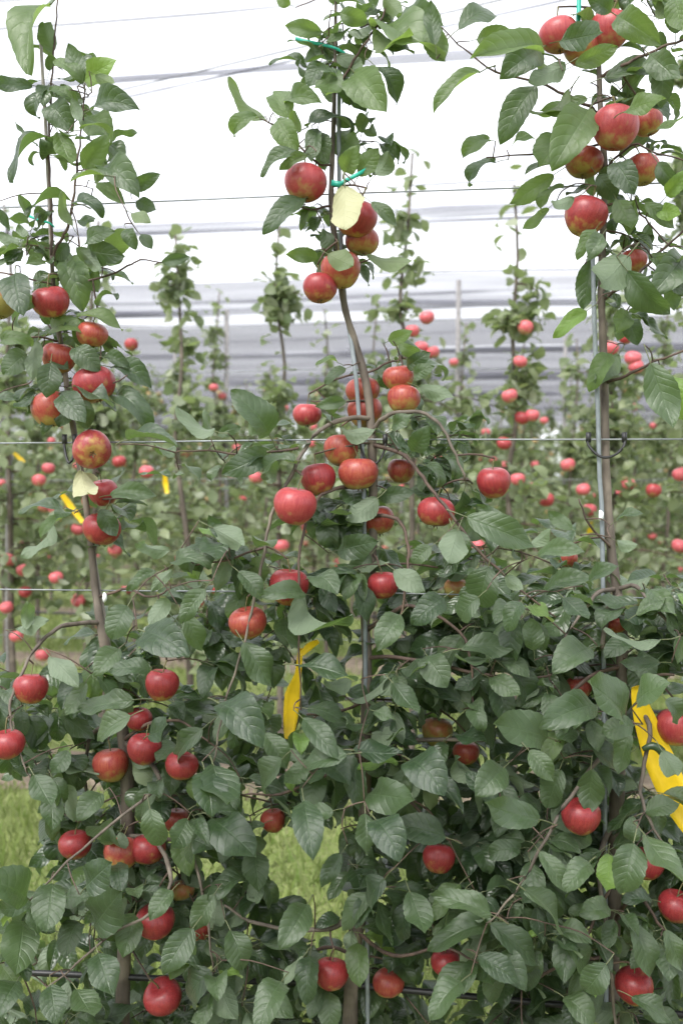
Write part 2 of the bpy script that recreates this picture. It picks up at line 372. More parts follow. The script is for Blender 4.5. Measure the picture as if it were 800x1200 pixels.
# ------------------------------------------------------------------ the three near trees: stems and limbs, (px, py, dd) with radii in mm
TREES = {
 'A': dict(
  label='apple tree with a thin forked top and a heavy low skirt of leaves',
  trunk=[(135,1640,.0),(143,1200,.02),(150,960,.0),(145,865,.0),(130,790,.0),(119,735,-.01),(112,690,0),(106,630,0),(98,570,0),(86,500,0),(74,420,0),(64,350,0),(61,300,0)],
  tr=[17,15,13,12,10.5,9,7.2,6.2,5.9,5.6,5,4.5,4],
  limbs=[
   ([(61,310,0),(66,290,-.01),(78,270,-.02),(86,235,-.03),(91,190,-.04),(97,140,-.04),(100,96,-.05)],[4,3.6,3.4,3,2.4,2,1.4]),
   ([(61,300,0),(60,240,.0),(57,170,.0),(60,110,.01),(64,50,.01),(68,0,.02),(72,-60,.02)],[4,3.4,3,2.6,2.2,1.8,1.4]),
   ([(118,730,-.01),(80,732,-.06),(50,750,-.1),(25,790,-.14),(12,830,-.16),(20,875,-.17),(40,920,-.18)],[6,5,4.2,3.6,3,2.4,1.6]),
   ([(66,325,0),(110,328,-.03),(150,312,-.05),(165,305,-.06),(200,308,-.07)],[3,2.4,2,1.8,1.2]),
   ([(66,335,0),(30,325,-.02),(0,320,-.03),(-40,330,-.04)],[2.6,2.2,1.9,1.5]),
   ([(145,868,0),(185,905,-.08),(175,930,-.14),(120,975,-.18),(80,1010,-.2),(35,1055,-.21)],[7,5,3.6,3,2.5,1.8]),
   ([(148,930,0),(200,1020,-.1),(175,1070,-.15),(130,1095,-.18),(90,1130,-.2),(55,1158,-.2)],[6,5,3.6,2.8,2.3,1.7]),
   ([(143,870,0),(170,850,-.04),(210,845,-.07),(245,870,-.1)],[5,4,3,2]),
   ([(115,700,0),(150,690,-.02),(175,700,-.05),(200,690,-.07)],[4,3,2.4,1.6]),
   ([(140,850,0),(108,860,.05),(100,920,.08),(115,1000,.1),(110,1100,.12)],[6,5,4,3,2]),
   ([(143,980,0),(215,990,-.05),(240,1060,-.08),(250,1140,-.1)],[6,4.5,3.2,2]),
   ([(80,470,0),(120,455,-.03),(150,440,-.04)],[3,2.2,1.5]),
   ([(70,400,0),(40,395,-.03),(10,402,-.05)],[3,2.2,1.5]),
   ([(100,580,0),(130,585,-.03),(165,580,-.05)],[3,2.2,1.4]),
   ([(75,440,0),(50,430,-.04),(35,450,-.05)],[2.4,2,1.4]),
  ]),
 'B': dict(
  label='apple tree with a bowed branch arching over the wire beside its trunk',
  trunk=[(408,1640,0),(410,1200,.0),(415,1110,0),(424,1040,0),(428,900,0),(430,780,0),(428,720,0),(436,650,0),(437,580,0),(435,510,0),(430,455,0),(417,405,0),(405,365,0),(399,330,0),(392,280,0),(388,230,0),(390,170,0),(392,100,0),(393,30,0),(394,-60,0)],
  tr=[17,14.5,13.5,12.5,11,9.6,8.6,8.2,8.2,8.2,7.8,7,6.2,5.8,5.4,5,4.4,3.6,3,2.2],
  limbs=[
   ([(437,505,-.01),(450,489,-.03),(480,482,-.05),(510,492,-.06),(530,525,-.07),(545,562,-.07)],[5.6,5,4.4,3.8,3.2,2.3]),
   ([(436,520,0),(475,535,-.06),(495,560,-.09),(520,592,-.11),(560,645,-.13),(600,682,-.14),(650,724,-.15)],[5,4.2,3.8,3.4,3,2.5,1.6]),
   ([(437,605,-.01),(465,608,-.05),(478,640,-.07),(475,690,-.09),(465,742,-.09)],[5,4,3.4,3,2]),
   ([(435,490,0),(395,493,-.05),(362,518,-.09),(340,560,-.11),(318,605,-.12),(308,655,-.13),(297,705,-.15),(283,765,-.17),(262,830,-.18),(251,893,-.18)],[6,5,4.4,4,3.6,3.3,3,2.6,2.2,1.6]),
   ([(437,570,0),(400,572,-.03),(372,585,-.07),(352,640,-.12),(350,740,-.14),(353,832,-.15)],[5,4.2,3.4,2.8,2.4,1.6]),
   ([(312,640,-.12),(270,655,-.13),(230,662,-.14)],[3,2.3,1.5]),
   ([(350,525,-.1),(290,532,-.1),(235,528,-.11),(205,530,-.11)],[3,2.5,2,1.3]),
   ([(424,1045,0),(400,1082,-.04),(360,1090,-.06),(300,1082,-.06),(262,1060,-.05)],[7,6,5,4,2.6]),
   ([(430,770,0),(480,772,-.05),(550,787,-.09),(605,796,-.1),(645,790,-.1),(648,768,-.11)],[5,4.2,3.6,3,2.4,1.7]),
   ([(429,870,0),(480,868,-.02),(580,866,-.02)],[8,5,4.4]),
   ([(429,740,0),(470,712,-.05),(500,716,-.07),(545,750,-.1),(555,830,-.12)],[5,4.4,4,3,2]),
   ([(428,900,0),(470,930,-.08),(500,960,-.1),(525,985,-.12)],[5,4,3,2]),
   ([(428,890,0),(390,905,-.08),(330,930,-.1),(290,930,-.12)],[5,4,3,2]),
   ([(418,1090,0),(460,1120,-.08),(520,1110,-.1),(560,1130,-.12)],[5,4,3,2]),
   ([(430,820,0),(395,835,-.08),(360,838,-.13)],[4,3,2]),
   ([(428,920,0),(425,885,-.1),(418,885,-.15)],[3,2.4,1.6]),
   ([(388,240,0),(370,245,-.02),(345,243,-.04)],[3,2.2,1.6]),
   ([(389,195,0),(370,190,-.02),(350,170,-.03),(325,148,-.04),(305,140,-.05)],[3,2.6,2.2,1.8,1.3]),
   ([(392,110,0),(415,70,-.02),(435,40,-.03),(450,15,-.03),(458,-20,-.03)],[3.4,3,2.6,2.2,1.6]),
   ([(398,325,0),(420,310,-.02),(440,300,-.04)],[2.6,2,1.4]),
   ([(425,440,0),(455,425,.01),(475,420,.01)],[3,2.4,1.6]),
   ([(432,470,0),(395,470,0),(365,470,0)],[3,2.4,1.6]),
   ([(415,1120,0),(380,1110,.05),(330,1140,.07),(280,1150,.08)],[5,4,3,2]),
  ]),
 'C': dict(
  label='apple tree with a bare smooth trunk held to the wire by a black looped tie',
  trunk=[(715,1640,0),(716,1200,0),(720,1000,0),(726,850,0),(728,745,0),(722,690,0),(714,630,0),(710,560,0),(708,480,0),(706,400,0),(704,340,0),(706,270,0),(708,200,0),(703,130,0),(701,60,0),(699,-60,0)],
  tr=[17,14.5,13,11.5,10,9,8.2,7.7,7.3,6.9,6.5,6.2,5.8,5.2,4.4,3.2],
  limbs=[
   ([(703,135,0),(690,125,-.03),(660,110,-.05),(625,95,-.06),(580,84,-.07),(537,52,-.07)],[4,3.4,3,2.6,2.2,1.5]),
   ([(706,170,0),(680,172,-.02),(620,181,-.04),(570,184,-.05)],[3,2.5,2,1.3]),
   ([(702,90,0),(730,76,-.03),(760,62,-.04),(800,46,-.05),(850,30,-.05)],[4,3.4,3,2.6,2]),
   ([(707,350,0),(740,328,-.04),(770,298,-.05),(800,272,-.06),(840,250,-.06)],[4,3.2,2.8,2.4,2]),
   ([(707,200,0),(740,170,-.02),(770,180,-.04),(810,190,-.05)],[3,2.4,2,1.6]),
   ([(708,240,0),(735,240,-.03),(760,262,-.05),(785,290,-.05)],[3,2.4,2,1.4]),
   ([(707,450,0),(740,437,-.04),(765,424,-.06),(800,412,-.07),(840,400,-.07)],[4,3.2,2.8,2.4,2]),
   ([(722,690,0),(745,688,-.03),(772,718,-.07),(800,752,-.09),(830,790,-.1)],[6,4.5,3.6,3,2]),
   ([(720,690,0),(700,695,-.05),(680,720,-.09),(655,755,-.11)],[6,4.4,3,2]),
   ([(725,700,-.01),(712,715,-.04),(705,760,-.06)],[7,6,5]),
   ([(726,840,0),(700,890,-.1),(660,945,-.17),(625,1010,-.2),(600,1050,-.21),(571,1082,-.22)],[6,4.6,3.6,3,2.4,1.7]),
   ([(720,960,0),(700,1010,-.06),(708,1070,-.1),(714,1130,-.12),(722,1215,-.12)],[7,5.5,4.4,3.6,3]),
   ([(714,1040,-.07),(690,1090,-.1),(678,1120,-.12)],[4,3,2]),
   ([(727,800,0),(760,850,-.08),(750,920,-.13),(760,960,-.15),(790,1010,-.16)],[6,5,4,3,2]),
   ([(728,770,0),(760,790,-.08),(790,790,-.11)],[5,4,2.4]),
   ([(727,780,0),(680,800,-.06),(640,850,-.1),(645,870,-.13)],[5,4,3,2]),
   ([(724,860,0),(720,830,-.1),(738,850,-.14)],[4,3,2]),
   ([(718,1080,0),(745,1050,-.08),(770,1080,-.1),(800,1120,-.1)],[5,4,3,2]),
   ([(722,900,0),(660,900,.06),(600,960,.09),(560,1020,.1)],[6,5,4,2]),
   ([(714,640,-.01),(690,615,-.04),(678,585,-.05)],[3,2.4,1.5]),
   ([(706,300,0),(690,300,-.02),(685,310,-.03)],[2.5,2,1.5]),
   ([(717,1120,0),(660,1130,-.05),(610,1160,-.08)],[5,4,2.5]),
  ])}
for k, T in TREES.items():
    base = P(*T['trunk'][0]); base[2] = 0.0
    root = bpy.data.objects.new('apple_tree', None); col.objects.link(root); root.location = base; root.empty_display_size = .2
    tag(root, T['label'], 'apple tree', 'apple trees of the front row')
    T['root'] = root; T['base'] = base; T['nodes'] = []; T['bag'] = Bag(); T['leaves'] = []
    pts = [P(*p) for p in T['trunk']]; pts[0] = pts[0].copy(); pts[0][2] = -.02
    pp, rr = smooth_path(pts, [r*.001 for r in T['tr']], 5)
    rr = [r*(1+.06*math.sin(i*1.7)+.05*math.sin(i*.61+1)) for i, r in enumerate(rr)]; rr[0] *= 1.25
    T['nodes'] += list(pp)
    o = link('trunk', mesh_np('trunk', *tube_np([p-base for p in pp], rr, 12), M['bark']), root)
    for pl, ra in T['limbs']:
        q = [P(*p) for p in pl]
        qq, rq = smooth_path(q, [r*.0008 for r in ra], 5)
        qq = [p+np.array((math.sin(i*2.1+p[0]*40), math.sin(i*1.7+2), math.sin(i*1.3+p[2]*30)))*.0012 for i, p in enumerate(qq)]
        rq = [r*(1+.14*(i % 5 == 0)) for i, r in enumerate(rq)]
        link('branch', mesh_np('branch', *tube_np([p-base for p in qq], rq, 8), M['twig'] if ra[0] < 5.5 else M['bark']), root)
        T['nodes'] += list(qq)
    T['N'] = np.array(T['nodes'])
def nearest(p, want=None, hang=False):
    best = None
    for k, T in TREES.items():
        if want and k != want: continue
        d = np.linalg.norm(T['N']-p, axis=1)
        if hang: d = d+2.5*np.maximum(0, p[2]+.004-T['N'][:, 2])+2*np.maximum(0, p[1]-.012-T['N'][:, 1])
        i = int(d.argmin())
        if best is None or d[i] < best[0]: best = (d[i], k, T['N'][i])
    return best
def twig_to(p, r0=.0016, r1=.0012, want=None, keep=True, hang=False):
    """a thin twig from the nearest wood to point p"""
    d, k, q = nearest(p, want, hang); T = TREES[k]; d = float(np.linalg.norm(p-q))
    if d > .006:
        mid = (p+q)/2+np.array((RNG.normal(0, .05)*d, RNG.normal(0, .05)*d, .06*d))
        path, rad = smooth_path([q, mid, p], [r0+.003*min(d, .25), r0+.001*min(d, .25), r1], 3)
        if not hang and d < .3:
            for x in path:
                u_, v_, w_ = proj(x)
                if any(w_ < a[3] and math.hypot(u_-a[0], v_-a[1]) < a[2]*.97 for a in AVOID): return k
        T['bag'].tube([x-T['base'] for x in path], rad, 5)
        if keep: T['N'] = np.concatenate([T['N'], np.array(path[2:])])
    return k

AVOID = []
# ------------------------------------------------------------------ near apples: (px, py, width px, dd, colour, tilt x, tilt y, label)
TA, TB, TC = 'on the fork-topped tree', 'on the tree with the bowed branch', 'on the tree with the looped tie'
APPLES = [
 (59,354,44,-.05,'r',8,-8,'crimson apple under the fork of the thin-topped tree, topmost red one there'),
 (-2,354,44,-.02,'y',0,10,'yellow-gold unripe apple beside the topmost red apple of the fork-topped tree'),
 (108,392,38,-.02,'o',5,12,'orange-red apple half behind a leaf, just below the topmost apple '+TA),
 (70,420,40,.0,'o',0,-10,'red apple almost covered by leaves midway up the fork-topped tree'),
 (111,451,50,-.03,'r',10,5,'red apple with a leaf across its lower half, above the wire '+TA),
 (60,480,46,-.02,'o',0,-14,'orange-streaked apple above the wire, hugging the trunk '+TA),
 (108,527,46,-.06,'r',-78,0,'crimson apple showing its blossom end, hanging at the wire'),
 (121,578,34,-.0,'p',0,8,'small pinkish apple behind the pale yellow leaves below the wire'),
 (119,620,44,-.03,'r',4,10,'crimson apple with a leaf over it, lowest on the bare trunk '+TA),
 (36,807,40,-.13,'r',0,5,'red apple on the looping low side branch '+TA),
 (9,872,42,-.17,'r',6,-5,'crimson apple hanging from the tip of the looping side branch'),
 (190,803,40,-.10,'r',4,5,'crimson apple topmost in the cluster on the leafy skirt '+TA),
 (163,843,32,-.02,'r',0,0,'dark red apple squeezed between leaves above a round crimson one '+TA),
 (169,878,40,-.08,'r',12,0,'round crimson apple with no leaf over it, mid-skirt '+TA),
 (213,897,40,-.11,'r',0,6,'crimson apple under a bright oval leaf near a hanging bare twig'),
 (130,897,42,-.02,'o',0,-8,'dull orange-red apple in the shade beside the dark trunk '+TA),
 (88,990,38,-.04,'r',0,0,'bright red apple crossed by a slanting bare twig'),
 (143,1000,42,-.06,'o',-25,0,'dull bronze apple with a withered blossom end above leaves '+TA),
 (173,995,42,-.05,'r',0,10,'bright red apple tucked under a leaf beside the bronze apple'),
 (207,962,30,.03,'o',0,0,'small orange apple deep in the shaded skirt '+TA),
 (182,1080,46,-.10,'r',0,-6,'big red apple with a leaf cap low in the skirt '+TA),
 (214,1045,28,.04,'y',0,0,'small golden apple deep in shade above the leaf-capped apple'),
 (191,1168,46,-.06,'r',-20,15,'red apple lowest in the skirt, showing its blossom end'),
 (233,1090,28,.02,'o',0,0,'sliver of a red apple behind leaves beside the leaf-capped one'),
 (358,215,50,-.05,'p',6,-4,'round rosy apple, topmost '+TB),
 (417,256,50,-.02,'r',0,14,'red apple behind a pale yellow leaf '+TB),
 (424,283,40,.01,'o',0,10,'orange-red apple wedged below the pale leaf'),
 (399,317,46,-.04,'o',4,4,'orange-red apple under a drooping leaf, touching a redder apple'),
 (375,338,40,-.05,'r',10,-5,'crimson apple lowest in the upper cluster '+TB),
 (345,593,50,-.14,'p',14,-4,'big rosy apple at the top of the long hanging branch'),
 (425,458,40,.03,'o',0,0,'red apple behind the trunk just above the bowed branch'),
 (427,483,40,.03,'o',0,0,'red apple behind the trunk, touching the one above at the bowed branch'),
 (466,443,36,-.01,'o',8,0,'orange-red apple above another one over the bowed branch'),
 (473,468,38,-.02,'o',0,-10,'bronze-topped apple resting just above the bowed branch'),
 (360,486,34,.05,'p',0,0,'pale pink apple alone behind a leafy twig just above the wire'),
 (399,528,40,-.01,'o',0,-8,'orange-red apple under the wire beside the trunk '+TB),
 (420,555,46,-.03,'o',0,0,'orange-red apple in front of the trunk below the wire'),
 (373,562,42,-.04,'r',5,-12,'red apple behind the big rosy one, below the wire'),
 (442,610,42,.02,'o',0,8,'dull red apple behind the trunk at the black tie'),
 (338,688,46,-.10,'r',0,-8,'red apple with a leaf over its lower part beside a hanging twig'),
 (290,730,44,-.13,'o',10,-4,'rosy apple crossed by the long hanging bare twig'),
 (449,686,36,-.05,'r',4,4,'small round red apple close beside the trunk '+TB),
 (511,600,44,-.06,'r',0,10,'crimson apple beneath the bowed branch, crossed by a slanting twig'),
 (470,552,32,.05,'o',0,0,'shaded orange apple deep under the bowed branch'),
 (388,1141,42,-.08,'r',0,-10,'egg-shaped bright red apple low by the trunk, above the drip hose'),
 (514,1006,38,-.07,'r',-10,0,'red apple with a green shoulder under a brown-edged leaf'),
 (455,1152,38,.02,'o',0,0,'orange-red apple in shade behind a leaf near the drip hose'),
 (512,858,36,.05,'y',0,0,'green-gold apple in deep shade above a cut branch stub'),
 (546,882,32,.05,'o',0,0,'small orange apple in deep shade under the cut branch stub'),
 (320,962,30,.02,'o',0,0,'orange apple mostly covered by leaves above the gap of grass'),
 (522,1128,36,-.04,'r',0,0,'bright red apple half covered, below a pair of opened leaves'),
 (578,566,40,-.04,'r',0,-6,'dark crimson apple alone on a twig just below the wire'),
 (654,42,46,-.03,'p',0,-10,'rosy apple in the top cluster, beside the teal tie'),
 (714,36,48,-.03,'p',6,8,'rosy apple in the top cluster, half behind a folded leaf'),
 (684,56,50,-.01,'o',0,0,'orange-red apple in the top cluster with a leaf lying across it'),
 (720,151,54,-.07,'p',8,0,'large round rosy apple with a green base, biggest '+TC),
 (758,144,36,-.01,'o',0,8,'orange-red apple half behind the largest rosy apple'),
 (752,199,40,-.01,'o',0,10,'bronze-red apple under the largest rosy one, beside thin twigs'),
 (684,190,44,-.01,'o',0,-6,'orange apple peeping out behind a big grey-green leaf'),
 (685,254,50,-.06,'r',-14,-6,'bright red apple lowest in the upper cluster, hanging over the bare trunk'),
 (741,306,32,.0,'o',0,0,'small orange apple behind a broad pale leaf '+TC),
 (680,957,46,-.13,'r',12,-4,'red apple under two hanging leaves '+TC),
 (722,733,24,.0,'o',0,0,'small red apple behind the trunk where the limbs fork'),
 (792,852,46,-.06,'p',0,0,'pinkish red apple behind the broad yellow strip'),
 (677,806,32,.04,'o',0,0,'orange apple in shade between leaves '+TC),
 (757,1012,40,-.03,'r',0,0,'bright red apple mostly behind a long drooping leaf'),
 (792,1062,44,-.07,'r',0,6,'red apple with an orange shoulder low '+TC),
 (742,1156,44,-.08,'r',-8,0,'red apple with a dented top, lowest '+TC),
 (535,690,30,.06,'y',0,0,'golden orange apple in shade behind a slanting twig'),
 (665,655,22,.08,'o',0,0,'small shaded orange apple between the bowed-branch tree and the looped tie'),
]
for i, (px, py, w, dd, hue, tx, ty, lab) in enumerate(APPLES):
    c = P(px, py, dd); dep = proj(c)[2]; r = w/2*dep/FPX*1.02
    rot = (R(tx+RNG.uniform(-6, 6)), R(ty+RNG.uniform(-5, 5)), RNG.uniform(0, 6.28) if abs(tx) < 40 else .3)
    apple(c, r, hue, i % 4, rot, lab, 'apples on the three front trees')
    top = Matrix.Translation(Vector(c)) @ __import__('mathutils').Euler(rot).to_matrix().to_4x4() @ Vector((.20*r, .03*r, 1.40*r))
    twig_to(np.array(top), .0018, .0017, hang=True)
    AVOID.append((px, py, w/2, dep, c, r))

# ------------------------------------------------------------------ leaves one can point at: base x, y, tip x, y, width px, face (u upper side, d under side, g young, p pale)
HERO_UP = '''60 3 18 68 24 u;38 100 -12 98 18 u;97 98 80 52 26 u;97 95 60 60 22 u;98 95 130 72 20 g;97 96 87 62 10 d;112 88 135 100 18 d;92 120 52 96 20 u;108 128 156 113 16 u;102 135 128 160 25 u;
60 122 80 145 22 u;85 115 95 145 16 d;95 152 145 150 10 u;68 155 85 198 24 u;98 198 125 163 20 u;60 160 -2 195 18 u;55 170 75 175 9 u;122 205 82 207 9 u;118 198 160 212 15 u;112 214 122 190 14 d;113 215 145 235 16 u;
160 220 183 205 14 u;160 235 182 245 16 u;88 238 24 232 11 u;90 240 120 235 7 u;85 265 68 225 16 d;92 258 115 262 10 u;100 285 128 265 14 u;100 292 135 300 18 u;80 285 60 310 22 u;85 300 112 338 30 u;80 305 97 355 28 u;
90 290 122 320 22 d;128 300 150 270 26 d;125 310 145 300 16 u;155 250 175 258 18 d;165 275 178 290 16 u;148 268 158 290 16 u;190 308 222 300 14 u;0 245 10 272 14 u;24 285 -5 275 14 d;28 295 -5 310 14 d;40 295 66 282 14 u;
30 310 52 304 9 u;18 320 22 362 24 u;25 365 47 345 16 u;90 370 145 378 18 u;62 388 105 375 14 u;60 410 95 398 16 d;85 408 118 430 24 u;110 410 85 385 20 u;60 425 55 464 34 u;80 432 55 415 18 u;2 400 42 395 12 u;32 415 5 435 24 u;
45 400 35 442 16 d;90 455 130 470 17 u;72 460 95 490 22 u;90 468 105 502 28 u;85 460 70 497 24 u;62 480 50 508 13 u;120 418 152 425 12 u;130 430 182 445 12 u;135 465 184 490 18 u;-5 470 42 468 11 u;150 515 205 512 14 u;
95 552 105 597 20 p;95 555 120 584 24 p;118 597 137 627 24 u;130 580 181 576 16 u;135 590 172 589 10 u;30 738 35 700 16 d;20 737 57 728 14 d;198 645 158 640 16 d;182 668 148 690 16 u;202 668 176 692 14 d;205 660 240 650 12 u;
340 6 322 -4 18 u;377 38 333 30 22 u;382 50 411 36 13 u;360 78 314 63 12 u;398 15 432 26 24 u;425 20 447 9 14 u;450 -4 472 22 22 d;475 8 517 28 20 u;440 30 514 54 28 u;440 35 482 61 18 d;505 32 520 70 26 u;
445 50 482 58 14 u;440 62 466 83 8 u;440 78 476 119 13 u;395 65 427 86 22 d;377 50 374 81 20 d;376 72 362 101 20 u;385 80 385 121 22 u;415 85 446 121 30 u;400 85 401 117 18 u;360 149 418 128 15 u;372 150 365 187 16 u;
398 152 416 187 22 u;368 155 380 187 26 u;395 140 412 146 10 u;312 142 262 98 17 d;338 138 318 102 30 u;335 121 371 108 14 u;300 138 262 151 12 u;325 140 346 174 25 u;352 155 340 127 16 d;347 176 302 201 16 u;360 181 327 197 14 u;
357 232 306 267 20 u;348 243 320 263 10 u;366 243 350 264 10 u;420 206 442 174 27 u;440 205 461 178 26 d;404 202 415 174 20 u;404 219 404 269 37 p;435 237 466 263 18 u;430 300 486 312 16 d;373 302 336 297 20 u;385 298 413 312 22 d;
380 268 386 300 12 u;405 432 376 448 14 u;396 425 372 420 8 u;455 400 480 390 14 u;468 404 496 419 16 u;476 430 502 414 16 u;490 453 532 466 22 d;484 442 503 428 12 u;316 510 280 457 40 u;313 530 264 556 26 u;405 470 371 476 16 u;
398 500 441 513 14 d;458 502 482 486 18 u;252 506 203 489 18 d;247 512 240 480 14 d;255 510 283 498 14 u;442 584 407 611 31 d;443 584 484 576 20 u;395 645 441 634 24 u;434 650 407 681 28 u;462 668 497 692 30 d;530 620 542 662 34 u;
358 696 309 692 18 u;352 695 399 756 18 d;387 690 377 727 24 u;264 632 244 604 18 u;248 618 292 642 24 d;266 650 254 692 24 d;345 540 292 546 14 u;
537 34 586 0 22 u;510 52 502 4 20 u;558 46 598 36 24 u;637 62 559 54 23 u;632 57 594 82 26 u;562 84 505 123 20 u;627 100 583 163 40 u;656 48 714 37 27 u;674 76 722 54 26 u;662 76 619 96 27 d;646 86 624 70 14 d;667 105 624 147 18 d;
687 115 634 136 20 u;690 128 652 188 38 u;657 160 634 192 36 u;710 90 772 74 24 u;722 18 767 46 27 u;716 14 690 -2 20 u;775 -4 779 29 22 d;790 -4 798 34 26 u;760 63 792 92 26 u;775 80 776 122 22 u;730 131 777 114 18 u;768 152 804 139 14 u;
572 165 539 173 10 u;600 170 624 155 8 u;580 190 534 209 15 u;648 205 596 241 26 u;660 220 619 242 10 u;672 232 639 246 15 d;642 244 614 271 15 u;735 300 698 342 38 d;692 304 683 362 27 u;735 318 782 372 40 u;687 364 646 394 21 g;
722 234 742 272 26 u;706 274 688 302 18 u;697 268 674 302 14 u;755 238 792 267 22 u;736 276 746 233 16 u;770 246 796 250 14 g;760 298 803 330 22 u;735 364 722 388 20 u;735 374 747 402 26 u;716 414 688 455 26 u;724 416 697 450 16 d;
762 426 788 502 44 u;780 440 806 490 30 g;800 300 770 340 26 u;770 190 800 230 24 u;780 230 806 200 20 g;730 210 700 240 22 u;700 205 725 235 26 u;720 190 742 220 22 u'''
HERO_LOW = '''547 606 630 640 42 u;536 622 524 660 38 d;630 650 682 640 23 u;592 675 612 692 18 d;637 692 692 670 25 u;572 664 558 722 44 u;722 610 752 597 12 u;722 634 746 643 16 d;625 762 620 724 34 u;540 760 608 754 27 u;574 794 610 813 25 u;
642 864 580 848 37 u;698 826 638 842 27 u;732 838 692 798 36 u;742 850 703 857 30 u;736 858 724 907 28 u;775 750 704 748 17 d;772 776 724 780 20 u;745 822 777 798 27 u;632 960 560 944 38 u;655 902 640 948 34 u;692 902 690 952 34 u;
632 998 667 1046 29 u;576 1072 506 1044 31 u;573 1082 498 1106 35 u;575 1083 637 1132 39 u;615 1043 670 1092 41 u;660 1098 697 1147 36 u;742 988 728 1052 45 u;755 978 803 1047 38 u;741 986 739 956 28 u;755 952 797 938 30 u;
286 753 319 806 41 u;257 824 310 862 35 u;360 830 408 842 34 u;355 842 397 887 27 u;406 884 350 896 35 u;414 879 470 886 35 u;412 891 421 948 30 u;430 930 484 936 27 u;250 896 266 952 42 u;500 768 522 802 45 u;438 833 462 842 26 u;
350 779 418 792 35 u;412 799 373 806 28 d;428 953 430 1002 37 u;248 958 300 1002 36 u;356 938 366 1003 34 u;522 981 459 961 41 u;32 1052 -12 1028 34 u;62 1035 55 1092 41 u;28 1079 20 1142 37 u;110 1086 141 1044 34 u;158 1070 145 1122 31 u;
115 1116 131 1167 39 u;60 1154 66 1200 39 u;90 1159 112 1198 37 u;226 1088 189 1142 41 u;247 1138 208 1183 41 u;251 1048 224 1092 35 u;176 948 189 1000 32 u;202 1043 174 1077 37 u;156 820 90 831 29 u;153 839 108 867 35 u;176 785 124 780 27 u;
174 862 203 848 30 u;237 854 192 897 31 u;240 903 250 953 45 u;40 908 62 948 35 u;660 1168 700 1200 34 u;740 1168 792 1198 35 u;480 1045 500 1100 36 u;450 1030 420 1075 34 u;540 1150 500 1190 36 u;560 1120 610 1150 35 u;360 1060 330 1110 34 u;
330 1150 300 1200 36 u;240 690 210 730 30 u;150 710 128 750 34 u;170 740 215 760 30 u;215 720 240 765 28 u;195 700 176 735 22 d;280 670 310 700 26 u;470 720 440 760 32 u;520 700 480 730 34 u;590 620 560 590 22 u;670 620 640 600 20 u;
760 690 790 720 26 u;690 760 650 780 28 u;660 700 690 730 30 u;610 705 590 740 30 u;780 820 806 850 28 u;775 880 796 915 26 d;690 1010 660 1040 28 u;780 1090 800 1140 34 u;710 1130 680 1170 34 u;460 800 490 840 34 u;480 890 520 920 36 u;
590 900 560 930 34 u;620 880 650 915 30 u;330 890 300 930 36 u;310 860 340 900 32 u;220 960 200 1000 28 u;120 930 90 960 32 u;80 880 60 910 30 u;20 1150 -5 1190 34 u;100 1040 130 1010 30 u;270 1090 290 1140 36 u;140 760 110 790 28 u;
100 800 80 840 30 u;60 770 90 800 22 d;440 960 470 1000 34 u;390 950 345 965 30 u;400 1000 375 1040 26 u;560 700 530 730 30 u;505 640 480 660 24 u;620 640 650 620 18 d;690 680 720 660 20 u;745 720 780 700 22 u;580 940 545 905 32 u'''
cam_p = np.array((0, 0, EYE))
def hero(line, low):
    bx, by, tx, ty, w, face = line.split(); bx, by, tx, ty, w = map(float, (bx, by, tx, ty, w))
    # depth: that of the wood next to it, a little in front of it or behind
    if low: dd = RNG.uniform(-.27, -.13)
    else:
        best = 1e9; dd = -.03
        for T in TREES.values():
            for q in T['trunk']+[p for l in T['limbs'] for p in l[0]]:
                dq = math.hypot(q[0]-bx, q[1]-by)
                if dq < best: best, dd = dq, q[2]
        dd += RNG.uniform(-.07, .03)
        for (ax, ay, ar, adep, c, r) in AVOID:     # a leaf drawn over an apple hangs in front of it
            if math.hypot((bx+tx)/2-ax, (by+ty)/2-ay) < ar+12: dd = min(dd, adep-D0-r-.015)
    b0 = P(bx, by, dd); L = math.hypot(tx-bx, ty-by); tilt_out = RNG.uniform(-.10, .03)*(L/60)
    t0 = P(tx, ty, dd+tilt_out); ax = t0-b0; s = np.linalg.norm(ax); ax = ax/s
    to = unit(cam_p-(b0+t0)/2); to = unit(to-(to@ax)*ax)
    nat = .60*L; wide = min(1.2, max(.74, w/nat)); ang = math.acos(min(1, w/(nat*wide)))
    sd = np.cross(ax, to)
    if sd[2] < 0: sd = -sd
    n = to*math.cos(ang)+sd*math.sin(ang)*(1 if abs(sd[2]) > .15 or RNG.random() < .5 else -1)
    n = unit(n+RNG.normal(0, .20, 3)+np.array((0, 0, .62 if low else .15)))
    if face in 'dp': n = -n
    kind = {'g': 'leaf_young', 'p': 'leaf_pale'}.get(face, 'leaf')
    if kind == 'leaf' and not low and by < 430 and RNG.random() < .55: kind = 'leaf_top'
    s *= 1.0 if low else 1.03
    d, k, q = nearest(b0)
    pb = b0-ax*.30*s-unit(n)*.06*s
    twig_to(pb, .0011, .0009, k)
    mm = frame(b0, ax, n, s); mm[:3, 0] *= wide
    v = random.choice(FLAT+(1, 6, 4)) if ang < .7 else random.choice((1, 3, 4, 7, 8, 0) if face not in 'dp' else (0, 1, 4))
    TREES[k]['leaves'].append((1e3-L*.01, mm, v, kind))
for ln in HERO_UP.replace('\n', '').split(';'): hero(ln, False)
for ln in HERO_LOW.replace('\n', '').split(';'): hero(ln, True)

